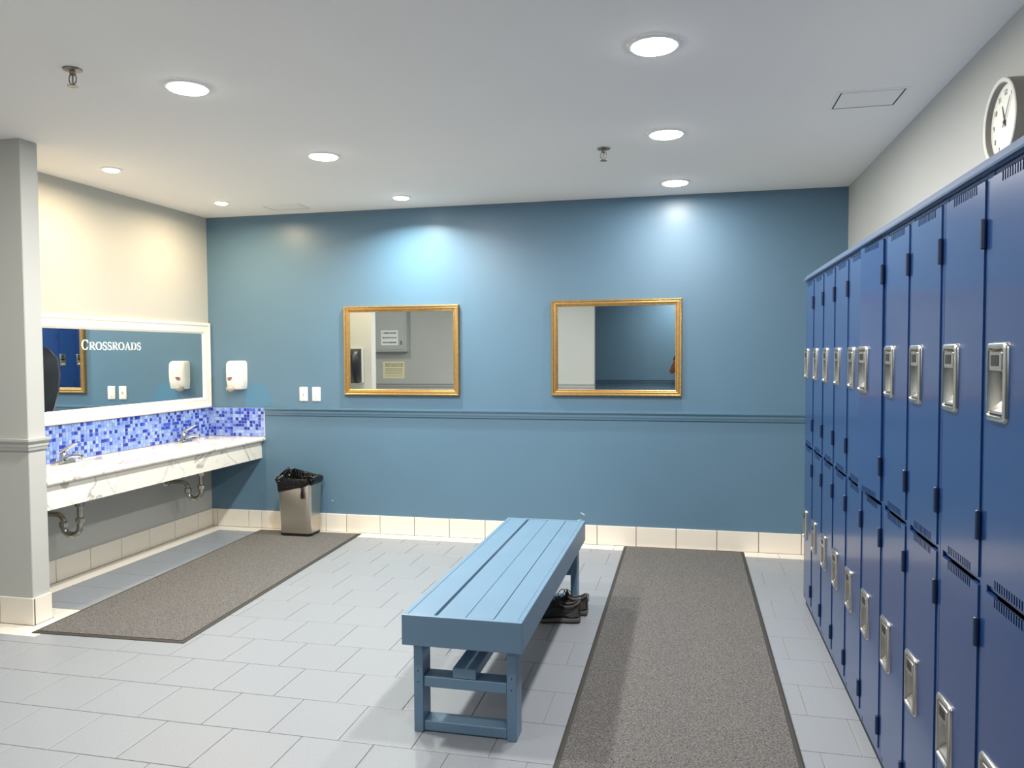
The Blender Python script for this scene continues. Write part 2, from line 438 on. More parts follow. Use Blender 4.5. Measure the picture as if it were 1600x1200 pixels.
# ------------------------------------------------------------------ lockers
NC, PW, LH = 12, 0.2996, 1.785
Y0L = 4.5635
LD = 0.400
DZ = ((0.070, 0.894), (0.912, 1.782))         # lower / upper door heights
DG = 0.023                                    # half stile
def teeth(mb, ya, yb, z0, z1, t0, t1):
    """comb of narrow bars: leaves vertical vent slots between them"""
    n = 13; w = (yb-ya)/(2*n-1+1)
    y = ya
    for i in range(n+1):
        mb.box(t0, y, z0, t1, y+w*0.9, z1); y += (yb-ya-w*0.9)/n
def door_mesh(lower, dw):
    """door local: hinge edge at y=0, free (handle) edge at y=dw, front faces -x, z from 0"""
    z0, z1 = DZ[0] if lower else DZ[1]
    h = z1-z0; t0, t1 = -0.0035, 0.008
    hz0, hz1 = (0.382-z0+0.012, 0.546-z0-0.012) if lower else (1.266-z0+0.012, 1.430-z0-0.012)
    hy0, hy1 = dw-0.091, dw-0.011
    vs = 0.020                                  # slot depth from the edge
    top, bot = h-vs, (0 if lower else vs)
    mb = MB()
    mb.box(t0, 0, bot, t1, hy0, top); mb.box(t0, hy1, bot, t1, dw, top)
    mb.box(t0, hy0, bot, t1, hy1, hz0); mb.box(t0, hy0, hz1, t1, hy1, top)
    ya, yb = dw*0.17, dw*0.83
    mb.box(t0, 0, top, t1, ya, h); mb.box(t0, yb, top, t1, dw, h); teeth(mb, ya, yb, top, h, t0, t0+0.0022)
    if not lower:
        mb.box(t0, 0, 0, t1, ya, bot); mb.box(t0, yb, 0, t1, dw, bot); teeth(mb, ya, yb, 0, bot, t0, t0+0.0022)
    vm = [MB().box(t0+0.0024, ya+0.0003, top+0.0003, t0+0.005, yb-0.0003, h-0.0003).mesh('vent_shade_plate')]  # dark plates added to stand in for the shade inside the vent slots
    if not lower: vm.append(MB().box(t0+0.0024, ya+0.0003, 0.0003, t0+0.005, yb-0.0003, bot-0.0003).mesh('vent_shade_plate'))
    for q in vm: q.materials.append(M['plinth'])
    return mb.mesh('door'), (hy0, hy1, hz0, hz1), vm
DW = PW-2*DG
doorm = [door_mesh(True, DW), door_mesh(False, DW)]
for me, _, _ in doorm: me.materials.append(M['locker'])
def rrect(cy, cz, w, h, r, n=4):
    pts = []
    for sx, sz, a0 in ((1,1,0), (-1,1,90), (-1,-1,180), (1,-1,270)):
        for k in range(n+1):
            a = math.radians(a0+90*k/n)
            pts.append((cy+sx*(w/2-r)+r*math.cos(a), cz+sz*(h/2-r)+r*math.sin(a)))
    return pts
def handle_meshes(y0, y1, z0, z1):
    """steel pocket set into the door opening"""
    cy, cz, w, h = (y0+y1)/2, (z0+z1)/2, y1-y0, z1-z0
    def ring(dw, dh, x, r): return [(x, a, b) for a, b in rrect(cy, cz, w+dw, h+dh, r)]
    fl = MB().loft([ring(0.024, 0.026, -0.0036, 0.012), ring(0.023, 0.025, -0.0085, 0.012), ring(0.016, 0.018, -0.0115, 0.010),
                    ring(0.002, 0.003, -0.0115, 0.007), ring(-0.003, -0.003, -0.006, 0.006), ring(-0.004, -0.004, 0.016, 0.006), ring(-0.010, -0.022, 0.034, 0.010)], True, False, True)
    flange = fl.mesh('handle_pocket', smooth=True, angle=50); flange.materials.append(M['steel'])
    zt = z1-0.006
    pl = MB().loft([[(x, a, b) for a, b in rrect(cy, zt-0.021, w-0.012-d, 0.042-d, 0.004)] for x, d in ((0.012, 0), (-0.0075, 0), (-0.0105, 0.004))]).mesh('number_plate', smooth=True)
    pl.materials.append(M['steel'])
    wi = MB().prism(rrect(cy+0.004, zt-0.019, 0.040, 0.023, 0.002), (-0.0105, 0, 0), (0,1,0), (0,0,1), (-1,0,0), 0.0008).mesh('number_window'); wi.materials.append(M['dark'])
    lk = MB().lathe([(0.0115, 0.034), (0.0115, 0.018), (0.009, 0.016), (0.009, 0.022), (0.0005, 0.022)], c=(0, y0+0.020, cz+0.012), axis='x', seg=14).mesh('lock_hole', smooth=True); lk.materials.append(M['black'])
    lip = MB().loft([[(-0.008, y, z0+0.004), (-0.006, y, z0+0.009), (0.014, y, z0+0.028), (0.026, y, z0+0.040), (0.026, y, z0+0.004)] for y in (y0+0.003, y1-0.003)]).mesh('finger_lip'); lip.materials.append(M['steel'])
    return [('handle_pocket', flange), ('number_plate', pl), ('number_window', wi), ('lock_hole', lk), ('finger_lip', lip)]
hm = [handle_meshes(*doorm[0][1]), handle_meshes(*doorm[1][1])]
def hinge_mesh():
    me = MB().tube([(0,0,-0.033), (0,0,-0.031), (0,0,0.031), (0,0,0.033)], [0.004, 0.0065, 0.0065, 0.004], 10).mesh('hinge', smooth=True)
    me.materials.append(M['hinge']); return me
HM = hinge_mesh()
def bottom_gap_mesh():
    return None
def locker_unit(i, label):
    y_far = Y0L-2*i*PW; y_near = y_far-2*PW
    t = thing('locker_unit', label, 'locker', (XF, y_far, 0), 0, 'blue two-tier lockers along the right wall')
    Wd = 2*PW
    g = 0.0012
    # carcass plates (local y runs 0 .. -Wd)
    mb = MB()
    mb.box(0.012, -g, 0.045, LD, -0.006, LH); mb.box(0.012, -Wd+g, 0.045, LD, -Wd+0.006, LH)
    mb.box(0.012, -PW-0.002, 0.05, LD, -PW+0.002, LH)
    mb.box(LD-0.003, -g, 0.05, LD, -Wd+g, LH)
    mb.box(0.012, -g, LH-0.003, LD, -Wd+g, LH+0.010); mb.box(0.012, -g, 0.050, LD, -Wd+g, 0.056)
    mb.box(0.012, -g, 0.901, LD, -Wd+g, 0.905)
    mb.build('carcass', M['locker'], t)
    f = MB()
    f.box(0, -g, 0.040, 0.014, -DG+0.0032, LH+0.010); f.box(0, -Wd+g, 0.040, 0.014, -Wd+DG-0.0032, LH+0.010)
    f.box(0, -PW-DG+0.0032, 0.040, 0.014, -PW+DG-0.0032, LH+0.010)
    for a, b in ((-DG, -PW+DG), (-PW-DG, -Wd+DG)):
        f.box(0.001, a, 0.040, 0.014, b, 0.066); f.box(0.006, a, 0.898, 0.014, b, 0.908); f.box(0.001, a, 1.786, 0.014, b, LH+0.010)
    f.build('face_frame', M['locker'], t, bevel=0.0012)
    B('plinth', M['plinth'], t, 0.012, -g, -0.0, LD, -Wd+g, 0.045)
    for c in (0, 1):
        for lower in (1, 0):
            z0, z1 = DZ[0] if lower else DZ[1]
            yh = -(c+1)*PW+DG                    # hinge edge (near side)
            me, hh, vm = doorm[0 if lower else 1]
            d = link('door', me, None, t, (0.0, yh, z0))
            if i == 2 and c == 1 and not lower:
                d.rotation_euler = (0, 0, math.radians(4.2)); d['label'] = 'blue upper locker door standing slightly open'
                d.location.x = -0.003
            for q in vm: link('vent_shade_plate', q, None, d)
            for n, m_ in hm[0 if lower else 1]:
                link(n, m_, None, d)
            for z in ((0.150, 0.790) if lower else (1.029, 1.667)):
                link('hinge', HM, None, d, (-0.006, -0.002, z-z0))
    return t
names = ['blue locker unit at the far end of the row, nearest the back wall',
         'second blue locker unit from the back wall',
         'third blue locker unit from the back wall, one upper door ajar',
         'fourth blue locker unit from the back wall',
         'fifth blue locker unit from the back wall, cut off by the right edge',
         'sixth blue locker unit from the back wall, closest to the camera']
for i, n in enumerate(names): locker_unit(i, n)
# folded sheet-metal caps along the top of the row
CP = [(0.010, LH+0.0105), (-0.016, LH+0.0135), (-0.018, LH+0.018), (0.002, LH+0.046), (0.008, LH+0.049), (LD-0.01, LH+0.052), (LD-0.01, LH+0.0105)]
for (ya, yb, lab) in ((Y0L, 3.060, 'blue metal coping along the top of the far lockers'), (3.058, Y0L-12*PW, 'blue metal coping along the top of the near lockers')):
    o = MB().loft([[(XF+a, y, z) for a, z in CP] for y in (ya, yb)]).build('sheet_metal_coping', M['cap'], None)
    tag(o, lab, 'metal coping')

# ------------------------------------------------------------------ vanity alcove
# counter
CZ, CX, CY0, CY1 = 0.745, -3.352, YP1+0.001, D-0.0005
BAS = [(-3.575, 4.03), (-3.575, 5.20)]
t = thing('vanity_counter', 'white marble vanity counter with two basins along the left wall', 'counter', (0, 0, 0))
def topz(x, y):
    z = CZ
    for bx, by in BAS:
        r = math.hypot((x-bx)/0.145, (y-by)/0.215)
        if r < 1: z -= 0.105*min(1.0, (1-r**3.2)*1.25)
    return z
nx, ny = 26, 130
xs = [XL+0.0005+(CX-0.016-XL-0.0005)*i/nx for i in range(nx+1)]
edge = [(CX-0.010, CZ-0.0015), (CX-0.004, CZ-0.006), (CX, CZ-0.016), (CX-0.001, CZ-0.027), (CX-0.008, CZ-0.034), (CX-0.020, CZ-0.037), (CX-0.036, CZ-0.037)]
rings = []
for j in range(ny+1):
    y = CY0+(CY1-CY0)*j/ny
    rings.append([(x, y, topz(x, y)) for x in xs]+[(a, y, b) for a, b in edge])
MB().loft(rings, False, False, False).build('countertop', M['marble'], t, smooth=True, angle=50)
B('apron', M['marble'], t, CX-0.052, CY0, 0.572, CX-0.034, CY1, CZ-0.036)
for bx, by in BAS:
    z = topz(bx, by)
    MB().lathe([(0.0005, 0.004), (0.016, 0.004), (0.024, 0.002), (0.026, 0.0)], c=(bx, by, z), seg=20).build('drain_ring', M['chrome'], t, smooth=True)

# mosaic backsplash
t = thing('mosaic_backsplash', 'blue glass mosaic backsplash wrapping the alcove corner above the counter', 'backsplash', (XL, D, CZ))
zb0, zb1 = 0.002, 0.232
LA, LB = D-CY0, 0.500
MB().box(0.0002, -LA+0.001, zb0, 0.004, -0.0005, zb1).box(0.004, -0.004, zb0, LB, -0.0005, zb1).build('grout_bed', M['mgrout'], t)
mbt = MB(); cols = []
light = ['#89a4dc', '#7f9ad6', '#97aee0', '#7693d2', '#8ba2d8', '#a3b6e0']
darks = ['#2f40ac', '#27349c', '#3d52be', '#3446a6', '#4a63ce']
P_ = 0.02545; nz = 9; gz = (zb1-zb0)/nz
def mtile(a0, a1, c0, c1, wall):
    e = 0.0014; b = 0.0009
    for lvl in (0,):
        pass
    def pt(a, c, n):
        return (n, -a, c) if wall == 'L' else (a, -n, c)
    lo = [pt(a0+e, c0+e, 0.004), pt(a1-e, c0+e, 0.004), pt(a1-e, c1-e, 0.004), pt(a0+e, c1-e, 0.004)]
    hi = [pt(a0+e+b, c0+e+b, 0.0075), pt(a1-e-b, c0+e+b, 0.0075), pt(a1-e-b, c1-e-b, 0.0075), pt(a0+e+b, c1-e-b, 0.0075)]
    mbt.loft([lo, hi], True, False, True)
    cl = lin(rnd.choice(darks) if rnd.random() < (0.42 if a0 < 0.45 else 0.26) else rnd.choice(light))
    cols.extend([cl]*5)
for j in range(nz):
    a = 0.006
    while a+P_ < LA-0.002:
        mtile(a, a+P_, zb0+j*gz, zb0+(j+1)*gz, 'L'); a += P_
    a = 0.008
    while a+P_ < LB+0.002:
        mtile(a, a+P_, zb0+j*gz, zb0+(j+1)*gz, 'B'); a += P_
me = bpy.data.meshes.new('mosaic_tiles'); me.from_pydata(mbt.v, [], mbt.f)
ca = me.color_attributes.new('tile_colour', 'FLOAT_COLOR', 'CORNER')
for p, c in zip(me.polygons, cols):
    for li in p.loop_indices: ca.data[li].color = c
bm = bmesh.new(); bm.from_mesh(me); bmesh.ops.recalc_face_normals(bm, faces=bm.faces); bm.to_mesh(me); bm.free()
o = link('mosaic_tiles', me, M['mosaic'], t); o['kind'] = 'stuff'
o['label'] = 'small square glass tiles in pale and deep blue'

# framed vanity mirror with lettering
my0, my1, mz0, mz1 = YP1+0.006, D-0.012, 0.981, 1.668
t = thing('vanity_mirror', 'wide white framed mirror lettered CROSSROADS above the counter', 'mirror', (XL, my0, mz0))
Wm, Hm = my1-my0, mz1-mz0
VP = [(0.0, 0.0005), (0.0, 0.022), (0.006, 0.030), (0.018, 0.032), (0.026, 0.026), (0.060, 0.022), (0.070, 0.026), (0.078, 0.022), (0.086, 0.012), (0.086, 0.0005)]
frame_rails('frame_rail', M['white'], t, (0,0,0), (0,1,0), (0,0,1), (1,0,0), Wm, Hm, VP)
B('mirror_glass', M['mirror'], t, 0.001, 0.07, 0.07, 0.0095, Wm-0.07, Hm-0.07)

def stroke(mb, pts, ws, o, sc):
    """ribbon of changing width; pts in letter units, drawn in the y-z plane"""
    n = len(pts); L = []; R = []
    for i, p in enumerate(pts):
        a = pts[max(i-1, 0)]; b = pts[min(i+1, n-1)]
        dx, dy = b[0]-a[0], b[1]-a[1]; l = math.hypot(dx, dy) or 1
        nx_, ny_ = -dy/l, dx/l; w_ = (ws[i] if isinstance(ws, list) else ws)/2
        L.append((p[0]+nx_*w_, p[1]+ny_*w_)); R.append((p[0]-nx_*w_, p[1]-ny_*w_))
    for i in range(n-1):
        q = [L[i], L[i+1], R[i+1], R[i]]
        mb.prism([(o[0]+a*sc, o[1]+b*sc) for a, b in q], (0.0096, 0, 0), (0,1,0), (0,0,1), (1,0,0), 0.0009)
def arc(cx, cy, rx, ry, a0, a1, n=16): return [(cx+rx*math.cos(math.radians(a0+(a1-a0)*i/n)), cy+ry*math.sin(math.radians(a0+(a1-a0)*i/n))) for i in range(n+1)]
def aw(a0, a1, thick, thin, n=16): return [thin+(thick-thin)*abs(math.cos(math.radians(a0+(a1-a0)*i/n)))**1.3 for i in range(n+1)]
def letter(ch, mb, o, sc):
    S = lambda p, w_: stroke(mb, p, w_, o, sc)
    if ch == 'C':
        S(arc(0.46, 0.5, 0.37, 0.46, 45, 318), aw(45, 318, 0.21, 0.07)); S([(0.80, 0.98), (0.80, 0.66)], 0.06); S([(0.72, 0.20), (0.84, 0.30)], 0.06); return 0.92
    if ch == 'O':
        S(arc(0.48, 0.5, 0.38, 0.46, 0, 360, 28), aw(0, 360, 0.22, 0.06, 28)); return 1.0
    if ch == 'R':
        S([(0.24, 0), (0.24, 1)], 0.21); S([(0.04, 0.03), (0.46, 0.03)], 0.06); S([(0.04, 0.97), (0.48, 0.97)], 0.06); S([(0.30, 0.50), (0.48, 0.50)], 0.06)
        S(arc(0.46, 0.735, 0.25, 0.235, 90, -90, 12), aw(90, -90, 0.2, 0.06, 12)); S([(0.46, 0.50), (0.80, 0.04)], 0.2); S([(0.70, 0.03), (0.98, 0.03)], 0.06); return 0.96
    if ch == 'S':
        p = arc(0.36, 0.74, 0.22, 0.23, 30, 250, 10)+arc(0.36, 0.27, 0.24, 0.24, 75, -150, 12)
        w_ = [0.07+0.10*min(1, i/8) for i in range(11)]+[0.18-0.11*(i/12)**2 for i in range(13)]
        S(p, w_); S([(0.60, 0.97), (0.60, 0.70)], 0.06); S([(0.09, 0.32), (0.09, 0.02)], 0.06); return 0.72
    if ch == 'A':
        S([(0.14, 0.03), (0.47, 1.0)], 0.07); S([(0.44, 1.0), (0.80, 0.03)], 0.21); S([(0.24, 0.32), (0.66, 0.32)], 0.06); S([(0.02, 0.03), (0.30, 0.03)], 0.06); S([(0.60, 0.03), (0.98, 0.03)], 0.06); return 0.98
    if ch == 'D':
        S([(0.24, 0), (0.24, 1)], 0.21); S([(0.04, 0.03), (0.46, 0.03)], 0.06); S([(0.04, 0.97), (0.46, 0.97)], 0.06)
        S(arc(0.42, 0.5, 0.42, 0.465, 90, -90, 14), aw(90, -90, 0.22, 0.06, 14)); return 1.0
pen = 4.288-my0; zt = 1.448-mz0
word = 'CROSSROADS'
adv = {'C': 0.92, 'R': 0.96, 'O': 1.0, 'S': 0.72, 'A': 0.98, 'D': 1.0}
sc_small = 0.0545; sc_big = 0.068
unit = (0.561-adv['C']*sc_big)/sum(adv[c] for c in word[1:])
for i, ch in enumerate(word):
    mb = MB(); s = sc_big if i == 0 else sc_small
    letter(ch, mb, (0, 0), s)
    o = mb.build('letter', M['letter'], t); o.location = (0, pen, zt)
    if i: o.scale = (1, unit/s, 1)
    pen += adv[ch]*(sc_big if i == 0 else unit)

# faucets
def faucet(y, label):
    t = thing('faucet', label, 'faucet', (-3.765, y, CZ), 0, 'chrome faucets on the vanity')
    MB().loft([[(a, b, z) for a, b in rrect(0, 0, w_, l_, 0.02, 6)] for z, w_, l_ in ((0.0, 0.056, 0.165), (0.010, 0.056, 0.165), (0.018, 0.044, 0.150))]).build('deck_plate', M['chrome'], t, smooth=True)
    MB().lathe([(0.026, 0.016), (0.024, 0.04), (0.022, 0.062), (0.016, 0.072), (0.0005, 0.074)], seg=20).build('body', M['chrome'], t, smooth=True)
    sp = []
    for x, z, ww, hh in ((0.0, 0.036, 0.036, 0.034), (0.04, 0.046, 0.034, 0.030), (0.085, 0.056, 0.030, 0.024), (0.125, 0.056, 0.028, 0.020), (0.135, 0.050, 0.024, 0.018)):
        sp.append([(x, a, z+b) for a, b in rrect(0, 0, ww, hh, hh*0.35, 4)])
    MB().loft(sp).build('spout', M['chrome'], t, smooth=True)
    MB().lathe([(0.010, 0.0), (0.010, -0.018), (0.007, -0.018)], c=(0.125, 0, 0.048), seg=14, cap1=True).build('aerator', M['chrome'], t, smooth=True)
    lv = []
    for x, z, ww, hh in ((-0.012, 0.076, 0.040, 0.022), (0.02, 0.092, 0.038, 0.022), (0.07, 0.118, 0.032, 0.014), (0.11, 0.136, 0.026, 0.009)):
        lv.append([(x, a, z+b) for a, b in rrect(0, 0, ww, hh, hh*0.4, 4)])
    MB().loft(lv).build('lever', M['chrome'], t, smooth=True)
    for s in (-1, 1):
        MB().lathe([(0.013, 0.012), (0.013, 0.026), (0.009, 0.032), (0.0005, 0.033)], c=(0, s*0.058, 0), seg=14).build('side_cap', M['chrome'], t, smooth=True)
faucet(4.03, 'chrome lever faucet on the counter beside the partition')
faucet(5.20, 'chrome lever faucet on the counter toward the back wall corner')

# drains under the counter
def drain(y, label, ext):
    t = thing('sink_drain', label, 'drain pipe', (-3.575, y, 0), 0, 'chrome drain traps under the vanity')
    z0 = 0.345
    MB().tube([(0, 0, 0.618), (0, 0, z0+0.06)], 0.016, 14).build('tailpiece', M['pipe'], t, smooth=True)
    r = 0.048
    path = [(0, 0, z0+0.09)]+[(-r+r*math.cos(a), -0.25*(r-r*math.cos(a)), z0+0.035-r*math.sin(a)) for a in [PI*k/10 for k in range(11)]]
    e = path[-1]
    path += [(e[0], e[1], z0+0.055)]
    MB().tube(path, 0.019, 14).build('trap_bend', M['pipe'], t, smooth=True)
    q = 0.045; c0 = (e[0]-q, z0+0.065)
    arm = [(e[0], e[1], z0+0.04)]+[(c0[0]+q*math.cos(a), e[1], c0[1]+q*math.sin(a)) for a in [PI/2*k/6 for k in range(7)]]+[(XL+0.575+3.0, e[1], c0[1]+q)]
    arm[-1] = (XL+3.575+0.002, e[1], c0[1]+q)
    MB().tube(arm, 0.016, 14).build('trap_arm', M['pipe'], t, smooth=True)
    for c, ax in (((0, 0, z0+0.075), 'z'), ((e[0], e[1], z0+0.05), 'z'), ((0, 0, 0.52), 'z')):
        MB().lathe([(0.016, -0.016), (0.025, -0.014), (0.025, 0.012), (0.020, 0.018), (0.016, 0.018)], c=c, axis=ax, seg=8).build('slip_nut', M['pipe'], t)
    MB().lathe([(0.016, 0.002), (0.040, 0.002), (0.036, 0.008), (0.018, 0.012)], c=(XL+3.575, e[1], c0[1]+q), axis='x', seg=20).build('wall_flange', M['pipe'], t, smooth=True)
    for s in (-1, 1):
        yy = -0.10+0.20*(s > 0) if ext else s*0.09
        v = MB().tube([(XL+3.575+0.002, yy, 0.505), (XL+3.575+0.06, yy, 0.505)], 0.012, 12)
        v.ball((XL+3.575+0.066, yy, 0.505), (0.017, 0.017, 0.020)); v.box(XL+3.575+0.06, yy-0.02, 0.482, XL+3.575+0.075, yy+0.02, 0.490)
        v.build('shutoff_valve', M['pipe'], t, smooth=True)
        hp = [(XL+3.575+0.066, yy, 0.515), (XL+3.575+0.068, yy+s*0.035, 0.56), (XL+3.575+0.075, yy-s*0.03, 0.60), (XL+3.575+0.078, yy-s*0.05, 0.655)]
        MB().tube(hp, 0.006, 8).build('supply_hose', M['pipe'], t, smooth=True)
drain(3.94, 'chrome drain trap under the counter beside the partition', False)
drain(5.13, 'chrome drain trap under the counter toward the back wall corner', True)

# soap dispenser
t = thing('soap_dispenser', 'white wall soap dispenser with purple leaf logo above the mosaic', 'soap dispenser', (-3.580, D, 1.125))
rs = []
for z, w_, d_ in ((0.006, 0.120, 0.064), (0.014, 0.142, 0.080), (0.08, 0.150, 0.092), (0.15, 0.152, 0.096), (0.210, 0.150, 0.092), (0.230, 0.138, 0.080), (0.237, 0.112, 0.060)):
    R = []
    for k in range(13):
        a = PI*k/12
        R.append((-w_/2*math.copysign(abs(math.cos(a))**0.5, math.cos(a)), -0.0005-d_*(0.30+0.70*math.sin(a)**0.55 if 0 < k < 12 else 0.0), z))
    rs.append(R)
MB().loft(rs).build('housing', M['soap'], t, smooth=True, angle=60)
MB().ball((-0.030, -0.078, 0.014), (0.036, 0.036, 0.026), 16, 10).build('push_button', M['soapbtn'], t, smooth=True)
lf = [(0.0, -0.022), (0.014, -0.014), (0.020, 0.002), (0.016, 0.022), (0.002, 0.014), (-0.012, 0.002), (-0.014, -0.012)]
rr = 0.6; lf = [(a*math.cos(rr)+b*math.sin(rr), -a*math.sin(rr)+b*math.cos(rr)) for a, b in lf]
MB().prism([(a-0.028, b+0.098) for a, b in lf], (0, -0.0965, 0), (1,0,0), (0,0,1), (0,1,0), 0.008).build('leaf_logo', M['leaf'], t)

# light switches
for x, kind, lab in ((-3.006, 0, 'ivory toggle light switch plate nearest the soap dispenser'), (-2.895, 1, 'ivory paddle switch plate nearest the left gold mirror')):
    t = thing('light_switch', lab, 'light switch', (x, D, 1.094), 0, 'wall switches on the blue wall')
    MB().loft([[(a, -d, b) for a, b in rrect(0, 0, 0.072-e, 0.112-e, 0.006)] for d, e in ((0.0005, 0), (0.004, 0), (0.007, 0.006))]).build('cover_plate', M['switch'], t, smooth=True)
    if kind == 0:
        B('toggle_slot', M['soapbtn'], t, -0.006, -0.0076, -0.013, 0.006, -0.0070, 0.013)
        MB().loft([[(a, -0.0076, b) for a, b in rrect(0, 0.002, 0.009, 0.018, 0.002)], [(a, -0.020, b+0.006) for a, b in rrect(0, 0.002, 0.006, 0.008, 0.002)]]).build('toggle', M['switch'], t)
    else:
        MB().loft([[(a, -d, b) for a, b in rrect(0, 0, 0.034, 0.068, 0.003)] for d in (0.0070, 0.0092)]).build('paddle', M['switch'], t)
        B('indicator', M['soapbtn'], t, -0.008, -0.0100, -0.030, 0.008, -0.0092, -0.025)
    for z in (-0.045, 0.045):
        MB().lathe([(0.003, -0.0070), (0.003, -0.0080), (0.0003, -0.0084)], c=(0, 0, z), axis='y', seg=10).build('plate_screw', M['soapbtn'], t)

# gilt mirrors
def gilt(x0, x1, z0, z1, label):
    t = thing('gold_mirror', label, 'mirror', (x0, D, z0), 0, 'gold framed mirrors on the blue wall')
    Wg, Hg = x1-x0, z1-z0
    gp = [(0.0, 0.0005), (0.0, 0.024), (0.004, 0.030), (0.010, 0.032), (0.015, 0.029), (0.017, 0.023), (0.022, 0.024), (0.034, 0.020), (0.038, 0.015), (0.041, 0.017), (0.046, 0.015), (0.047, 0.008), (0.047, 0.0005)]
    frame_rails('frame_rail', M['gold'], t, (0,0,0), (1,0,0), (0,0,1), (0,-1,0), Wg, Hg, gp)
    B('mirror_glass', M['mirror'], t, 0.044, -0.0085, 0.044, Wg-0.044, -0.001, Hg-0.044)
    bd = MB(); st = 0.0135
    def row(a, b, n):
        for k in range(n+1):
            p = (a[0]+(b[0]-a[0])*k/n, -0.031, a[1]+(b[1]-a[1])*k/n)
            bd.ball(p, (0.0052, 0.0042, 0.0052), 6, 4)
    i = 0.0075
    row((i, i), (Wg-i, i), int(Wg/st)); row((i, Hg-i), (Wg-i, Hg-i), int(Wg/st)); row((i, i+st), (i, Hg-i-st), int(Hg/st)); row((Wg-i, i+st), (Wg-i, Hg-i-st), int(Hg/st))
    o = bd.build('bead_trim', M['gold'], t, smooth=True); o['kind'] = 'stuff'
    return t
gilt(-2.645, -1.705, 1.089, 1.783, 'gold framed mirror hanging left, nearer the light switches')
gilt(-0.993, -0.053, 1.096, 1.797, 'gold framed mirror hanging right, nearer the lockers')

# ------------------------------------------------------------------ bin
MATZ = 0.008
t = thing('trash_bin', 'brushed steel trash bin with black bag folded over the rim', 'trash bin', (-2.968, 5.512, MATZ))
bw, bd_ = 0.262, 0.185
def ring(w_, d_, z, r=0.035): return [(a, b, z) for a, b in rrect(0, 0, w_, d_, r, 6)]
MB().loft([ring(bw-0.004, bd_-0.004, 0.0), ring(bw+0.002, bd_+0.002, 0.010), ring(bw+0.002, bd_+0.002, 0.022)]).build('base', M['black'], t, smooth=True)
MB().loft([ring(bw-0.002, bd_-0.002, 0.020), ring(bw+0.022, bd_+0.020, 0.425), ring(bw+0.018, bd_+0.016, 0.428), ring(bw+0.012, bd_+0.010, 0.420), ring(bw-0.02, bd_-0.02, 0.06)], True, False, True).build('body', M['brushed'], t, smooth=True)
nb = 96
def bagring(w_, d_, z, wob, zw, seed):
    R = []; r2 = random.Random(seed)
    ph = [r2.uniform(0, 6.28) for _ in range(6)]
    base = rrect(0, 0, w_, d_, 0.04, 23)
    for k, (a, b) in enumerate(base):
        th = 2*PI*k/len(base)
        d = wob*(math.sin(9*th+ph[0])+0.8*math.sin(19*th+ph[1])+0.8*math.sin(37*th+ph[2]))*0.55
        zz = z+zw*(math.sin(5*th+ph[3])+0.6*math.sin(11*th+ph[4])+0.35*math.sin(23*th+ph[5]))*0.5
        l = math.hypot(a, b); R.append((a+a/l*d, b+b/l*d, zz))
    return R
def tuft(R, amp):       # bag gathered up at the back-left, lower at the front left
    out = []
    for (a, b, z) in R:
        g_ = math.exp(-(((a+0.10)/0.06)**2+((b-0.03)/0.09)**2))
        out.append((a, b, z+1.5*amp*g_))
    return out
W2, D2 = bw+0.024, bd_+0.022
R0 = bagring(W2+0.006, D2+0.006, 0.365, 0.003, 0.014, 1)
R0 = [(a, b, z-0.020*max(0, -a/(W2/2))+0.045*max(0, a/(W2/2))) for a, b, z in R0]
bag = [R0, bagring(W2+0.008, D2+0.008, 0.400, 0.004, 0.006, 2), bagring(W2+0.016, D2+0.014, 0.415, 0.008, 0.006, 8),
       tuft(bagring(W2+0.020, D2+0.016, 0.432, 0.010, 0.010, 3), 0.02), tuft(bagring(W2+0.006, D2+0.006, 0.448, 0.009, 0.012, 4), 0.045),
       tuft(bagring(W2-0.030, D2-0.026, 0.446, 0.010, 0.012, 5), 0.05), tuft(bagring(W2-0.060, D2-0.050, 0.425, 0.010, 0.010, 6), 0.02), bagring(W2-0.080, D2-0.07, 0.300, 0.012, 0.01, 7), bagring(W2-0.12, D2-0.10, 0.12, 0.012, 0.01, 9)]
MB().loft(bag, True, False, True).build('bag', M['bag'], t, smooth=True, angle=75)
MB().tube([(0.075, -0.112, 0.385), (0.078, -0.114, 0.365), (0.080, -0.115, 0.345), (0.079, -0.115, 0.315), (0.078, -0.114, 0.300)], [0.012, 0.007, 0.012, 0.014, 0.012], 9).build('bag_knot', M['bag'], t, smooth=True)

# ------------------------------------------------------------------ floor mats
def floor_mat(label, c, w_, l_, rz):
    t = thing('floor_mat', label, 'floor mat', (c[0], c[1], 0), rz)
    e = 0.022
    MB().loft([[(a, b, z) for a, b in rrect(0, 0, w_-2*i, l_-2*i, 0.004, 2)] for z, i in ((0.0003, 0), (0.003, 0), (0.0055, 0.008), (0.0055, e+0.01))], True, True, True).build('rubber_edge', M['rubber'], t)
    mb = MB(); nx_, ny_ = 20, int(20*l_/w_)
    top = []
    for j in range(ny_+1):
        top.append([(-(w_/2-e)+(w_-2*e)*i/nx_, -(l_/2-e)+(l_-2*e)*j/ny_, MATZ+rnd.uniform(-0.0004, 0.0004)) for i in range(nx_+1)])
    mb.loft(top, False, False, False)
    a, b = w_/2-e, l_/2-e
    mb.box(-a, -b, 0.004, a, b, MATZ-0.0006)
    mb.build('carpet_pile', M['pile'], t)
floor_mat('grey carpet mat along the vanity under the trash bin', (-2.885, 4.440), 0.857, 2.335, math.radians(2.3))
floor_mat('long grey carpet runner between the bench and lockers', (-0.033, 3.35), 0.838, 4.58, math.radians(0.2))

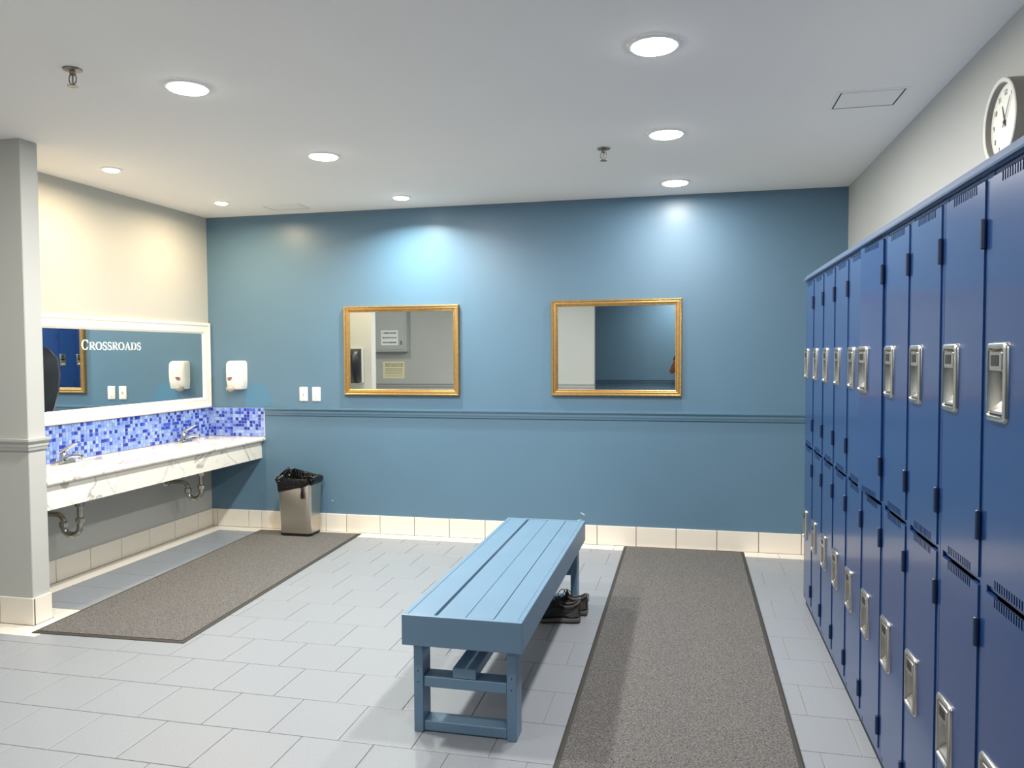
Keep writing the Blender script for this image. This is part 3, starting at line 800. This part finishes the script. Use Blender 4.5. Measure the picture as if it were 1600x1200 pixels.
# ------------------------------------------------------------------ bench
bx0, bx1, by0, by1, bz, ap = -1.030, -0.577, 2.655, 4.378, 0.455, 0.113
t = thing('bench', 'blue painted wooden slatted bench in the middle of the floor', 'bench', ((bx0+bx1)/2, (by0+by1)/2, 0))
hw, hl = (bx1-bx0)/2, (by1-by0)/2
th = 0.020
for s in (-1, 1):
    B('end_apron', M['bench'], t, -hw, s*hl, bz-ap, hw, s*(hl-th), bz, bevel=0.003, seg=2)
    B('side_apron', M['bench'], t, s*hw, -hl+th, bz-ap, s*(hw-th), hl-th, bz, bevel=0.002)
sl = [(-hw+th+0.001, -0.107), (-0.095, 0.012), (0.0150, 0.117), (0.1195, hw-th-0.001)]
for a, b in sl:
    B('slat', M['bench'], t, a, -hl+th+0.0015, bz-0.022, b, hl-th-0.0015, bz-0.001+rnd.uniform(-0.0012, 0.0006), bevel=0.0025, seg=2)
for sy in (-1, 1):
    for sx in (-1, 1):
        xo = sx*(hw-0.066)
        l = B('leg', M['bench'], t, xo, sy*(hl-0.042), 0, xo+sx*0.036, sy*(hl-0.131), bz-0.022, bevel=0.003, seg=2)
        for z in (0.232, 0.190):
            MB().lathe([(0.003, -0.0006*sy*-1), (0.0002, 0.0010*sy)], c=(xo+sx*0.018, sy*(hl-0.042), z), axis='y', seg=8).build('screw', M['screw'], l)
    B('cross_rail', M['bench'], t, -hw+0.0665, sy*(hl-0.050), 0.170, hw-0.0665, sy*(hl-0.126), 0.210, bevel=0.003)
    B('foot_rail', M['bench'], t, -hw+0.0665, sy*(hl-0.050), 0.004, hw-0.0665, sy*(hl-0.126), 0.042, bevel=0.003)
B('stretcher', M['bench'], t, -0.048, -hl+0.052, 0.2105, 0.042, hl-0.052, 0.250, bevel=0.003)

# ------------------------------------------------------------------ shoes (heel toward the lockers, toe under the bench)
def shoe(loc, rz, mirror, label):
    t = thing('shoe', label, 'shoe', loc, rz, 'pair of black running shoes')
    # local: heel at x=0, toe at x=-0.285
    def sect(x, hw_, z0, z1, y=0.0, n=14, p=0.75):
        R = []
        for k in range(n):
            a = 2*PI*k/n; c_, s_ = math.cos(a), math.sin(a)
            R.append((x, mirror*y+hw_*math.copysign(abs(c_)**p, c_), (z0+z1)/2+(z1-z0)/2*math.copysign(abs(s_)**p, s_)))
        return R
    sole = [sect(0.002, 0.016, 0.014, 0.030), sect(-0.006, 0.030, 0.004, 0.034), sect(-0.04, 0.037, 0.0, 0.034), sect(-0.11, 0.034, 0.002, 0.029, -0.003), sect(-0.19, 0.045, 0.0, 0.026, -0.006), sect(-0.25, 0.040, 0.002, 0.025, 0.0), sect(-0.278, 0.026, 0.010, 0.027, 0.004), sect(-0.287, 0.008, 0.016, 0.026, 0.006)]
    MB().loft([[ (a, b, max(c, 0.0)) for a, b, c in R] for R in sole]).build('sole', M['sole'], t, smooth=True, angle=60)
    up = [sect(0.000, 0.012, 0.030, 0.086), sect(-0.004, 0.026, 0.026, 0.104), sect(-0.016, 0.032, 0.024, 0.098), sect(-0.035, 0.034, 0.024, 0.084), sect(-0.065, 0.034, 0.024, 0.078), sect(-0.095, 0.033, 0.024, 0.088), sect(-0.125, 0.036, 0.022, 0.090), sect(-0.165, 0.041, 0.020, 0.074, -0.004), sect(-0.205, 0.043, 0.018, 0.058, -0.005), sect(-0.245, 0.038, 0.018, 0.046, 0.0), sect(-0.272, 0.026, 0.018, 0.036, 0.004), sect(-0.282, 0.010, 0.020, 0.030, 0.006)]
    MB().loft(up).build('upper', M['shoe'], t, smooth=True, angle=60)
    co = [sect(-0.001+0.0, 0.0265, 0.052, 0.112, n=14), sect(-0.018, 0.0335, 0.060, 0.108), sect(-0.040, 0.0355, 0.066, 0.092), sect(-0.075, 0.0350, 0.066, 0.084), sect(-0.100, 0.034, 0.070, 0.094)]
    # padded collar: torus-like rim round the opening
    rim = [(-0.004, 0, 0.110), (-0.014, 0.024, 0.104), (-0.040, 0.029, 0.090), (-0.075, 0.027, 0.086), (-0.104, 0.018, 0.096), (-0.112, 0, 0.100), (-0.104, -0.018, 0.096), (-0.075, -0.027, 0.086), (-0.040, -0.029, 0.090), (-0.014, -0.024, 0.104), (-0.004, 0, 0.110)]
    MB().tube(rim, 0.0065, 8).build('collar', M['shoegrey'], t, smooth=True)
    for s in (-1, 1):
        pa = [(-0.004, s*0.027, 0.040), (-0.045, s*0.0355, 0.034), (-0.075, s*0.0355, 0.046), (-0.045, s*0.0350, 0.066), (-0.012, s*0.0300, 0.082)]
        MB().loft([[(x, y, z) for x, y, z in pa], [(x, y+s*0.0025, z) for x, y, z in pa]]).build('side_panel', M['shoegrey'], t)
    MB().loft([sect(0.003, 0.008, 0.070, 0.112), sect(0.006, 0.008, 0.074, 0.116)]).build('heel_tab', M['shoegrey'], t, smooth=True)
    MB().loft([[(-0.098, y, 0.092), (-0.112, y, 0.128), (-0.116, y, 0.126), (-0.130, y, 0.086)] for y in (-0.018, 0.018)]).build('tongue', M['shoe'], t)
    lc = MB()
    for k in range(4):
        x = -0.125-0.020*k; z = 0.093-0.009*k
        lc.tube([(x, -0.026, z-0.008), (x-0.008, 0, z+0.003), (x-0.016, 0.026, z-0.012)], 0.0022, 6)
        lc.tube([(x, 0.026, z-0.008), (x-0.008, 0, z+0.004), (x-0.016, -0.026, z-0.012)], 0.0022, 6)
    for s in (-1, 1):        # bow loops standing up
        lc.tube([(-0.125+0.016*s*math.cos(a)*1.2+0.020*s, 0.018*math.cos(a)*0.6, 0.098+0.030*(1-math.cos(a))*0.5+0.016*s*math.sin(a)) for a in [2*PI*k/14 for k in range(15)]], 0.0022, 6)
    lc.build('laces', M['lace'], t, smooth=True)
shoe((-0.553, 3.995, 0), math.radians(4), 1, 'black running shoe under the bench edge, nearer the camera')
shoe((-0.530, 4.120, 0), math.radians(2), -1, 'black running shoe behind its pair, nearer the bench leg')

# ------------------------------------------------------------------ wall clock
t = thing('wall_clock', 'round grey wall clock above the lockers', 'clock', (XR, 2.895, 2.168))
cr_, cdp = 0.140, 0.052
MB().lathe([(cr_-0.004, -0.0005), (cr_, -0.006), (cr_, -cdp+0.003)], axis='x', seg=64).build('rim', M['clockrim'], t, smooth=True, angle=60)
MB().lathe([(cr_, -cdp+0.003), (cr_-0.002, -cdp), (cr_-0.012, -cdp), (cr_-0.015, -cdp+0.003)], axis='x', seg=64).build('bezel', M['clockring'], t, smooth=True)
MB().lathe([(cr_-0.015, -cdp+0.003), (cr_-0.016, -0.031)], axis='x', seg=64).build('inner_ring', M['clockrim'], t, smooth=True)
MB().lathe([(cr_-0.0155, -0.031), (0.0005, -0.031)], axis='x', seg=64).build('face', M['clockface'], t)
def clk(a): return Vector((0, -math.sin(a), math.cos(a)))    # clockwise seen from -x (right of the viewer is -y)
def glyph(s, size):
    c = bpy.data.curves.new('glyph', 'FONT'); c.body = s; c.size = size; c.align_x = 'CENTER'; c.align_y = 'CENTER'; c.extrude = 0.0003
    o = bpy.data.objects.new('glyph', c); COL.objects.link(o)
    dg = bpy.context.evaluated_depsgraph_get(); me = bpy.data.meshes.new_from_object(o.evaluated_get(dg))
    bpy.data.objects.remove(o); return me
for h_ in range(1, 13):
    v = clk(2*PI*h_/12)
    me = glyph(str(h_), 0.026); me.materials.clear(); me.materials.append(M['ink'])
    o = link('numeral', me, None, t, v*0.096+Vector((-0.0316, 0, 0)))
    o.rotation_euler = Matrix(((0, 0, -1), (-1, 0, 0), (0, 1, 0))).to_euler()
def hand(name, a, l0, l1, w_, x):
    d = clk(a); s = Vector((0, d.z, -d.y)); q = [d*-l0+s*w_, d*-l0-s*w_, d*l1-s*w_*0.5, d*l1+s*w_*0.5]
    MB().loft([[p+Vector((x, 0, 0)) for p in q], [p+Vector((x-0.001, 0, 0)) for p in q]]).build(name, M['ink'], t)
hand('hour_hand', math.radians(-22), 0.015, 0.062, 0.0035, -0.033)
hand('minute_hand', math.radians(33), 0.018, 0.088, 0.0025, -0.035)
MB().lathe([(0.006, -0.031), (0.006, -0.037), (0.0005, -0.038)], axis='x', seg=16).build('hub', M['ink'], t)

# ------------------------------------------------------------------ ceiling things
def downlight(x, y, r, kind, label, k=1.0):
    t = thing('ceiling_light', label, 'ceiling light', (x, y, H), 0, 'recessed ceiling lights')
    MB().lathe([(r+0.014, -0.0005), (r+0.014, -0.004), (r+0.008, -0.008), (r, -0.008), (r-0.001, -0.0005)], seg=40).build('trim_ring', M['fixture'], t, smooth=True)
    mk = {'cool': 'lens_cool', 'spot': 'lens_white', 'warm': 'lens_warm'}[kind]
    MB().lathe([(r-0.001, -0.005), (r-0.003, -0.012), (r*0.8, -0.016), (r*0.4, -0.018), (0.0005, -0.0185)], seg=40).build('lens', M[mk], t, smooth=True)
    ld = bpy.data.lights.new('lamp', 'AREA'); ld.shape = 'DISK'; ld.size = 2*r*0.95
    ld.energy = {'cool': LED_W, 'spot': SPOT_W, 'warm': WARM_W}[kind]*k
    ld.color = {'cool': LED_C, 'spot': SPOT_C, 'warm': WARM_C}[kind]
    ld.spread = math.radians({'cool': 180, 'spot': 150, 'warm': 172}[kind])
    lo = bpy.data.objects.new('lamp', ld); COL.objects.link(lo); lo.parent = t; lo.location = (0, 0, -0.0195)
downlight(-2.040, 2.893, 0.080, 'cool', 'large cool white round ceiling light nearest the left partition', 1.2)
downlight(-2.008, 4.060, 0.078, 'cool', 'round white ceiling light, middle of the left row', 1.2)
downlight(-2.005, 5.255, 0.055, 'spot', 'small bright spotlight near the back wall above the left gold mirror')
downlight(-0.130, 2.902, 0.082, 'cool', 'largest round ceiling light at the top of the right row', 0.8)
downlight(-0.120, 4.075, 0.082, 'cool', 'round white ceiling light, middle of the right row', 0.8)
downlight(-0.097, 5.245, 0.082, 'cool', 'round ceiling light near the back wall above the right gold mirror', 0.33)
downlight(-3.377, 4.039, 0.045, 'warm', 'small warm spotlight above the counter near the partition')
downlight(-3.342, 5.108, 0.045, 'warm', 'small warm spotlight above the counter near the corner')
downlight(-2.030, 1.710, 0.080, 'cool', 'round ceiling light of the left row nearest the camera', 0.35)
downlight(-0.125, 1.710, 0.080, 'cool', 'round ceiling light of the right row just ahead of the camera', 0.35)
downlight(-0.125, -0.66, 0.080, 'cool', 'round ceiling light behind the camera near the rear blue wall', 0.8)
downlight(-4.250, 1.900, 0.080, 'cool', 'round ceiling light in the hall left of the partition', 0.3)

def sprinkler(x, y, label):
    t = thing('sprinkler', label, 'sprinkler', (x, y, H), 0, 'ceiling sprinklers')
    MB().lathe([(0.006, -0.0005), (0.036, -0.0005), (0.034, -0.006), (0.012, -0.012), (0.011, -0.022), (0.006, -0.024)], seg=28).build('escutcheon', M['brass'], t, smooth=True)
    for s in (-1, 1):
        MB().tube([(s*0.010, 0, -0.020), (s*0.017, 0, -0.034), (s*0.015, 0, -0.050), (s*0.004, 0, -0.062)], 0.0024, 8).build('frame_arm', M['brass'], t, smooth=True)
    MB().tube([(0, 0, -0.020), (0, 0, -0.062)], 0.0032, 8).build('bulb', M['brass'], t, smooth=True)
    d = MB().lathe([(0.0005, -0.060), (0.006, -0.062), (0.020, -0.066), (0.019, -0.068), (0.0005, -0.067)], seg=20)
    d.build('deflector', M['brass'], t, smooth=True)
sprinkler(-0.462, 4.289, 'small metal ceiling sprinkler between the two rows of lights')
sprinkler(-2.345, 2.609, 'small metal ceiling sprinkler near the left partition')

def hatch(x0, y0, x1, y1, label, skew=0.004):
    t = thing('ceiling_hatch', label, 'access panel', (x0, y0, H), 0, 'ceiling access panels')
    W_, L_ = x1-x0, y1-y0
    frame_rails('frame_rail', M['hatch'], t, (0,0,0), (1,0,0), (0,1,0), (0,0,-1), W_, L_, [(0, 0.0003), (0, 0.0012), (0.012, 0.003), (0.0185, 0.003), (0.0185, 0.0003)])
    B('gap', M['seam'], t, 0.018, 0.018, -0.0016, W_-0.018, L_-0.018, -0.0003)
    p = B('panel', M['hatch'], t, 0.0255, 0.0255, -0.0022, W_-0.0255, L_-0.0255, -0.0017)
hatch(0.612, 3.605, 0.912, 3.870, 'square access panel in the ceiling above the lockers')
hatch(-3.150, 5.295, -2.812, 5.510, 'access panel in the ceiling near the back wall left corner')

# ------------------------------------------------------------------ things seen only in the mirrors
# towel dispenser on the alcove side of the partition
t = thing('towel_dispenser', 'black paper towel dispenser on the alcove side of the partition, seen in the mirrors', 'towel dispenser', (-3.578, YP1, 1.105))
rs = []
for z, d_ in ((0.0, 0.19), (0.02, 0.205), (0.10, 0.235), (0.20, 0.25), (0.29, 0.235), (0.34, 0.18), (0.362, 0.10)):
    rs.append([(-0.13, 0.0005, z), (0.13, 0.0005, z), (0.13, d_*0.80, z), (0.105, d_*0.97, z), (0.0, d_, z), (-0.105, d_*0.97, z), (-0.13, d_*0.80, z)])
MB().loft(rs).build('cover', M['black'], t, smooth=True, angle=35)
B('back_plate', M['panelgrey'], t, -0.14, 0.0003, -0.008, 0.14, 0.06, 0.372, bevel=0.004)
B('towel_slot', M['dark'], t, -0.11, 0.05, -0.006, 0.11, 0.13, 0.0)
# electric panel and two notices on the rear wall
t = thing('electrical_panel', 'grey metal electrical panel box on the rear wall, seen in the left gold mirror', 'electrical panel', (-4.24, YG, 1.44))
B('box', M['panelgrey'], t, -0.25, 0.0005, 0, 0.25, 0.12, 0.85, bevel=0.003)
B('door', M['panelgrey'], t, -0.22, 0.1205, 0.03, 0.22, 0.127, 0.82, bevel=0.002)
B('latch', M['chrome'], t, 0.165, 0.1272, 0.10, 0.185, 0.136, 0.16, bevel=0.002)
def notice(x, z, w_, h_, y, m, rows, label):
    t = thing('notice', label, 'notice', (x, y, z), 0)
    B('sheet', M[m], t, -w_/2, 0.0003, 0, w_/2, 0.0013, h_)
    mb = MB()
    for zc, hh, n in rows:
        x_ = -w_*0.40
        while x_ < w_*0.40:
            l = rnd.uniform(0.3, 0.9)*hh
            mb.box(x_, 0.0013, zc*h_-hh/2, x_+l, 0.0017, zc*h_+hh/2); x_ += l+hh*rnd.uniform(0.2, 0.5)
    o = mb.build('printed_lines', M['ink'], t); o['kind'] = 'stuff'
notice(-4.245, 1.535, 0.262, 0.215, YG+0.127, 'paper', [(0.82, 0.022, 3), (0.5, 0.022, 3), (0.18, 0.022, 3)], 'white printed notice stuck on the electrical panel')
notice(-4.235, 1.05, 0.335, 0.245, YG, 'ypaper', [(0.86, 0.016, 3), (0.74, 0.016, 3), (0.58, 0.009, 3), (0.48, 0.009, 3), (0.38, 0.009, 3), (0.28, 0.009, 3), (0.14, 0.007, 3)], 'pale yellow printed notice on the rear wall below the electrical panel')

# ------------------------------------------------------------------ the photographer (an arm shows in the right gold mirror)
def skinned(name, m, parent, verts, edges, radii, root=0, sub=2):
    me = bpy.data.meshes.new(name); me.from_pydata(verts, edges, [])
    bm = bmesh.new(); bm.from_mesh(me); lay = bm.verts.layers.skin.verify(); bm.verts.ensure_lookup_table()
    for i, v in enumerate(bm.verts):
        r = radii[i]; v[lay].radius = r if isinstance(r, tuple) else (r, r); v[lay].use_root = (i == root)
    bm.to_mesh(me); bm.free()
    o = link(name, me, m, parent)
    k = o.modifiers.new('skin', 'SKIN'); k.use_smooth_shade = True
    k = o.modifiers.new('subdivision', 'SUBSURF'); k.levels = sub; k.render_levels = sub
    return o
def skel(chains):
    """chains = lists of (key or None, co, radius); repeated keys are shared joints"""
    vs, es, rs, ix = [], [], [], {}
    for ch in chains:
        prev = None
        for key, co, r in ch:
            if key in ix and key is not None: i = ix[key]
            else:
                i = len(vs); vs.append(co); rs.append(r)
                if key is not None: ix[key] = i
            if prev is not None: es.append((prev, i))
            prev = i
    return vs, es, rs
px, py = 0.03, -0.42
person = thing('person', 'person in dark clothes holding up a phone, arm reflected in the right gold mirror', 'person', (px, py, 0))
def side(s):
    sh = (s*0.175, 0.0, 1.370); el = (s*0.285-0.005, 0.155, 1.110); wr = (s*0.108-0.085, 0.320, 1.335)
    pm = (s*0.098-0.085, 0.350, 1.385)
    arm = [('ch', None, 0), ('sh%d' % s, sh, 0.055), (None, (s*0.235, 0.075, 1.24), 0.046), ('el%d' % s, el, 0.040), (None, (s*0.20-0.04, 0.245, 1.225), 0.038), ('wr%d' % s, wr, 0.026), ('pm%d' % s, pm, (0.034, 0.020))]
    fin = []
    for k, (dz, l) in enumerate(((0.030, 0.060), (0.012, 0.066), (-0.006, 0.062), (-0.022, 0.050))):
        a = (pm[0]+s*0.004, pm[1]+0.018, pm[2]+dz); b = (a[0]+s*0.002, a[1]+0.026, a[2]+0.006); c = (a[0]-s*0.018, a[1]+0.030, a[2]+0.008)
        fin.append([('pm%d' % s, None, 0), (None, a, 0.0095), (None, b, 0.0088), (None, c, 0.0078)])
    fin.append([('pm%d' % s, None, 0), (None, (pm[0]-s*0.010, pm[1]-0.012, pm[2]+0.020), 0.011), (None, (pm[0]-s*0.030, pm[1]-0.006, pm[2]+0.034), 0.009), (None, (pm[0]-s*0.045, pm[1]+0.0, pm[2]+0.036), 0.008)])
    hp = (s*0.095, -0.02, 0.86); kn = (s*0.10, 0.0, 0.48); an = (s*0.10, -0.03, 0.085); to = (s*0.115, 0.13, 0.035)
    leg = [('pv', None, 0), ('hp%d' % s, hp, 0.070), (None, (s*0.098, -0.005, 0.68), 0.066), ('kn%d' % s, kn, 0.054), (None, (s*0.10, -0.03, 0.33), 0.052), ('an%d' % s, an, 0.038), (None, to, 0.032)]
    return arm, fin, leg
core = [('pv', (0, -0.02, 0.94), (0.115, 0.085)), (None, (0, -0.015, 1.10), (0.125, 0.095)), ('ch', (0, -0.01, 1.30), (0.150, 0.105)), ('nk', (0, 0.0, 1.425), 0.058), (None, (0, 0.015, 1.475), 0.052), (None, (0, 0.030, 1.53), (0.066, 0.078)), (None, (0, 0.022, 1.60), (0.074, 0.088)), (None, (0, 0.010, 1.655), (0.055, 0.066))]
ch = [core]
for s in (-1, 1):
    a, f_, l = side(s); ch += [a]+f_+[l]
body = skinned('body', M['skin'], person, *skel(ch))
MB().loft([[(0.010*a, 0.108+b, c) for a, b, c in ((-1, 0, 1.555), (1, 0, 1.555), (1.6, 0.018, 1.520), (-1.6, 0.018, 1.520))], [(0.010*a, 0.100+b, c) for a, b, c in ((-1, -0.02, 1.56), (1, -0.02, 1.56), (1.6, -0.02, 1.510), (-1.6, -0.02, 1.510))]]).build('nose', M['skin'], person, smooth=True)
for s in (-1, 1):
    e = MB().ball((s*0.030, 0.094, 1.565), (0.012, 0.009, 0.006), 12, 8).build('eye', mat('eye_white', '#b9b0a6', 0.4), person, smooth=True)
    MB().ball((s*0.030, 0.1015, 1.565), (0.0045, 0.003, 0.0045), 10, 6).build('iris', M['hair'], e, smooth=True)
    MB().ball((s*0.076, 0.015, 1.550), (0.010, 0.018, 0.030), 10, 8).build('ear', M['skin'], person, smooth=True)
MB().ball((0, 0.098, 1.490), (0.024, 0.010, 0.006), 12, 6).build('mouth', mat('lips', '#6e3f34', 0.5), person, smooth=True)
MB().ball((0, -0.002, 1.605), (0.086, 0.098, 0.080), 20, 12).build('hair', M['hair'], person, smooth=True)
sc = [[('pv', (0, -0.02, 0.84), (0.172, 0.130)), (None, (0, -0.02, 0.95), (0.172, 0.130)), (None, (0, -0.015, 1.10), (0.158, 0.122)), ('ch', (0, -0.01, 1.30), (0.165, 0.118)), (None, (0, -0.002, 1.405), 0.072)]]
for s in (-1, 1): sc.append([('ch', None, 0), (None, (s*0.175, 0.0, 1.372), 0.070), (None, (s*0.228, 0.060, 1.262), 0.062)])
skinned('shirt', M['shirt'], person, *skel(sc))
tr = [[('pv', (0, -0.02, 1.03), (0.150, 0.112)), (None, (0, -0.02, 0.95), (0.168, 0.122)), ('pl', (0, -0.02, 0.86), (0.178, 0.125))]]
for s in (-1, 1): tr.append([('pl', None, 0), (None, (s*0.100, -0.015, 0.76), 0.100), (None, (s*0.10, 0.0, 0.48), 0.074), (None, (s*0.10, -0.03, 0.30), 0.068), (None, (s*0.10, -0.03, 0.05), 0.062)])
skinned('trousers', M['jeans'], person, *skel(tr))
for s in (-1, 1):
    MB().loft([[(s*0.105+a, y, z*h_) for a, z in ((-0.042, 0), (0.042, 0), (0.042, 0.5), (0.028, 1), (-0.028, 1), (-0.042, 0.5))] for y, h_ in ((-0.10, 0.08), (-0.02, 0.105), (0.08, 0.075), (0.17, 0.045))]).build('footwear', M['shoe'], person, bevel=0.01, seg=2, smooth=True)
t = thing('phone', 'black phone held up by the person behind the camera', 'phone', (0, -0.020, EYE))
MB().loft([[(a, y, b) for a, b in rrect(-0.055, 0.0, 0.150, 0.074, 0.010, 5)] for y in (-0.009, 0.0)]).build('case', M['black'], t, bevel=0.0015)
MB().prism(rrect(-0.055, 0.0, 0.144, 0.068, 0.007, 5), (0, -0.0092, 0), (1,0,0), (0,0,1), (0,-1,0), 0.0006).build('screen', M['dark'], t)
MB().lathe([(0.0005, 0.002), (0.006, 0.002), (0.008, 0.0)], c=(0, 0, 0), axis='y', seg=16).build('lens', M['dark'], t, smooth=True)
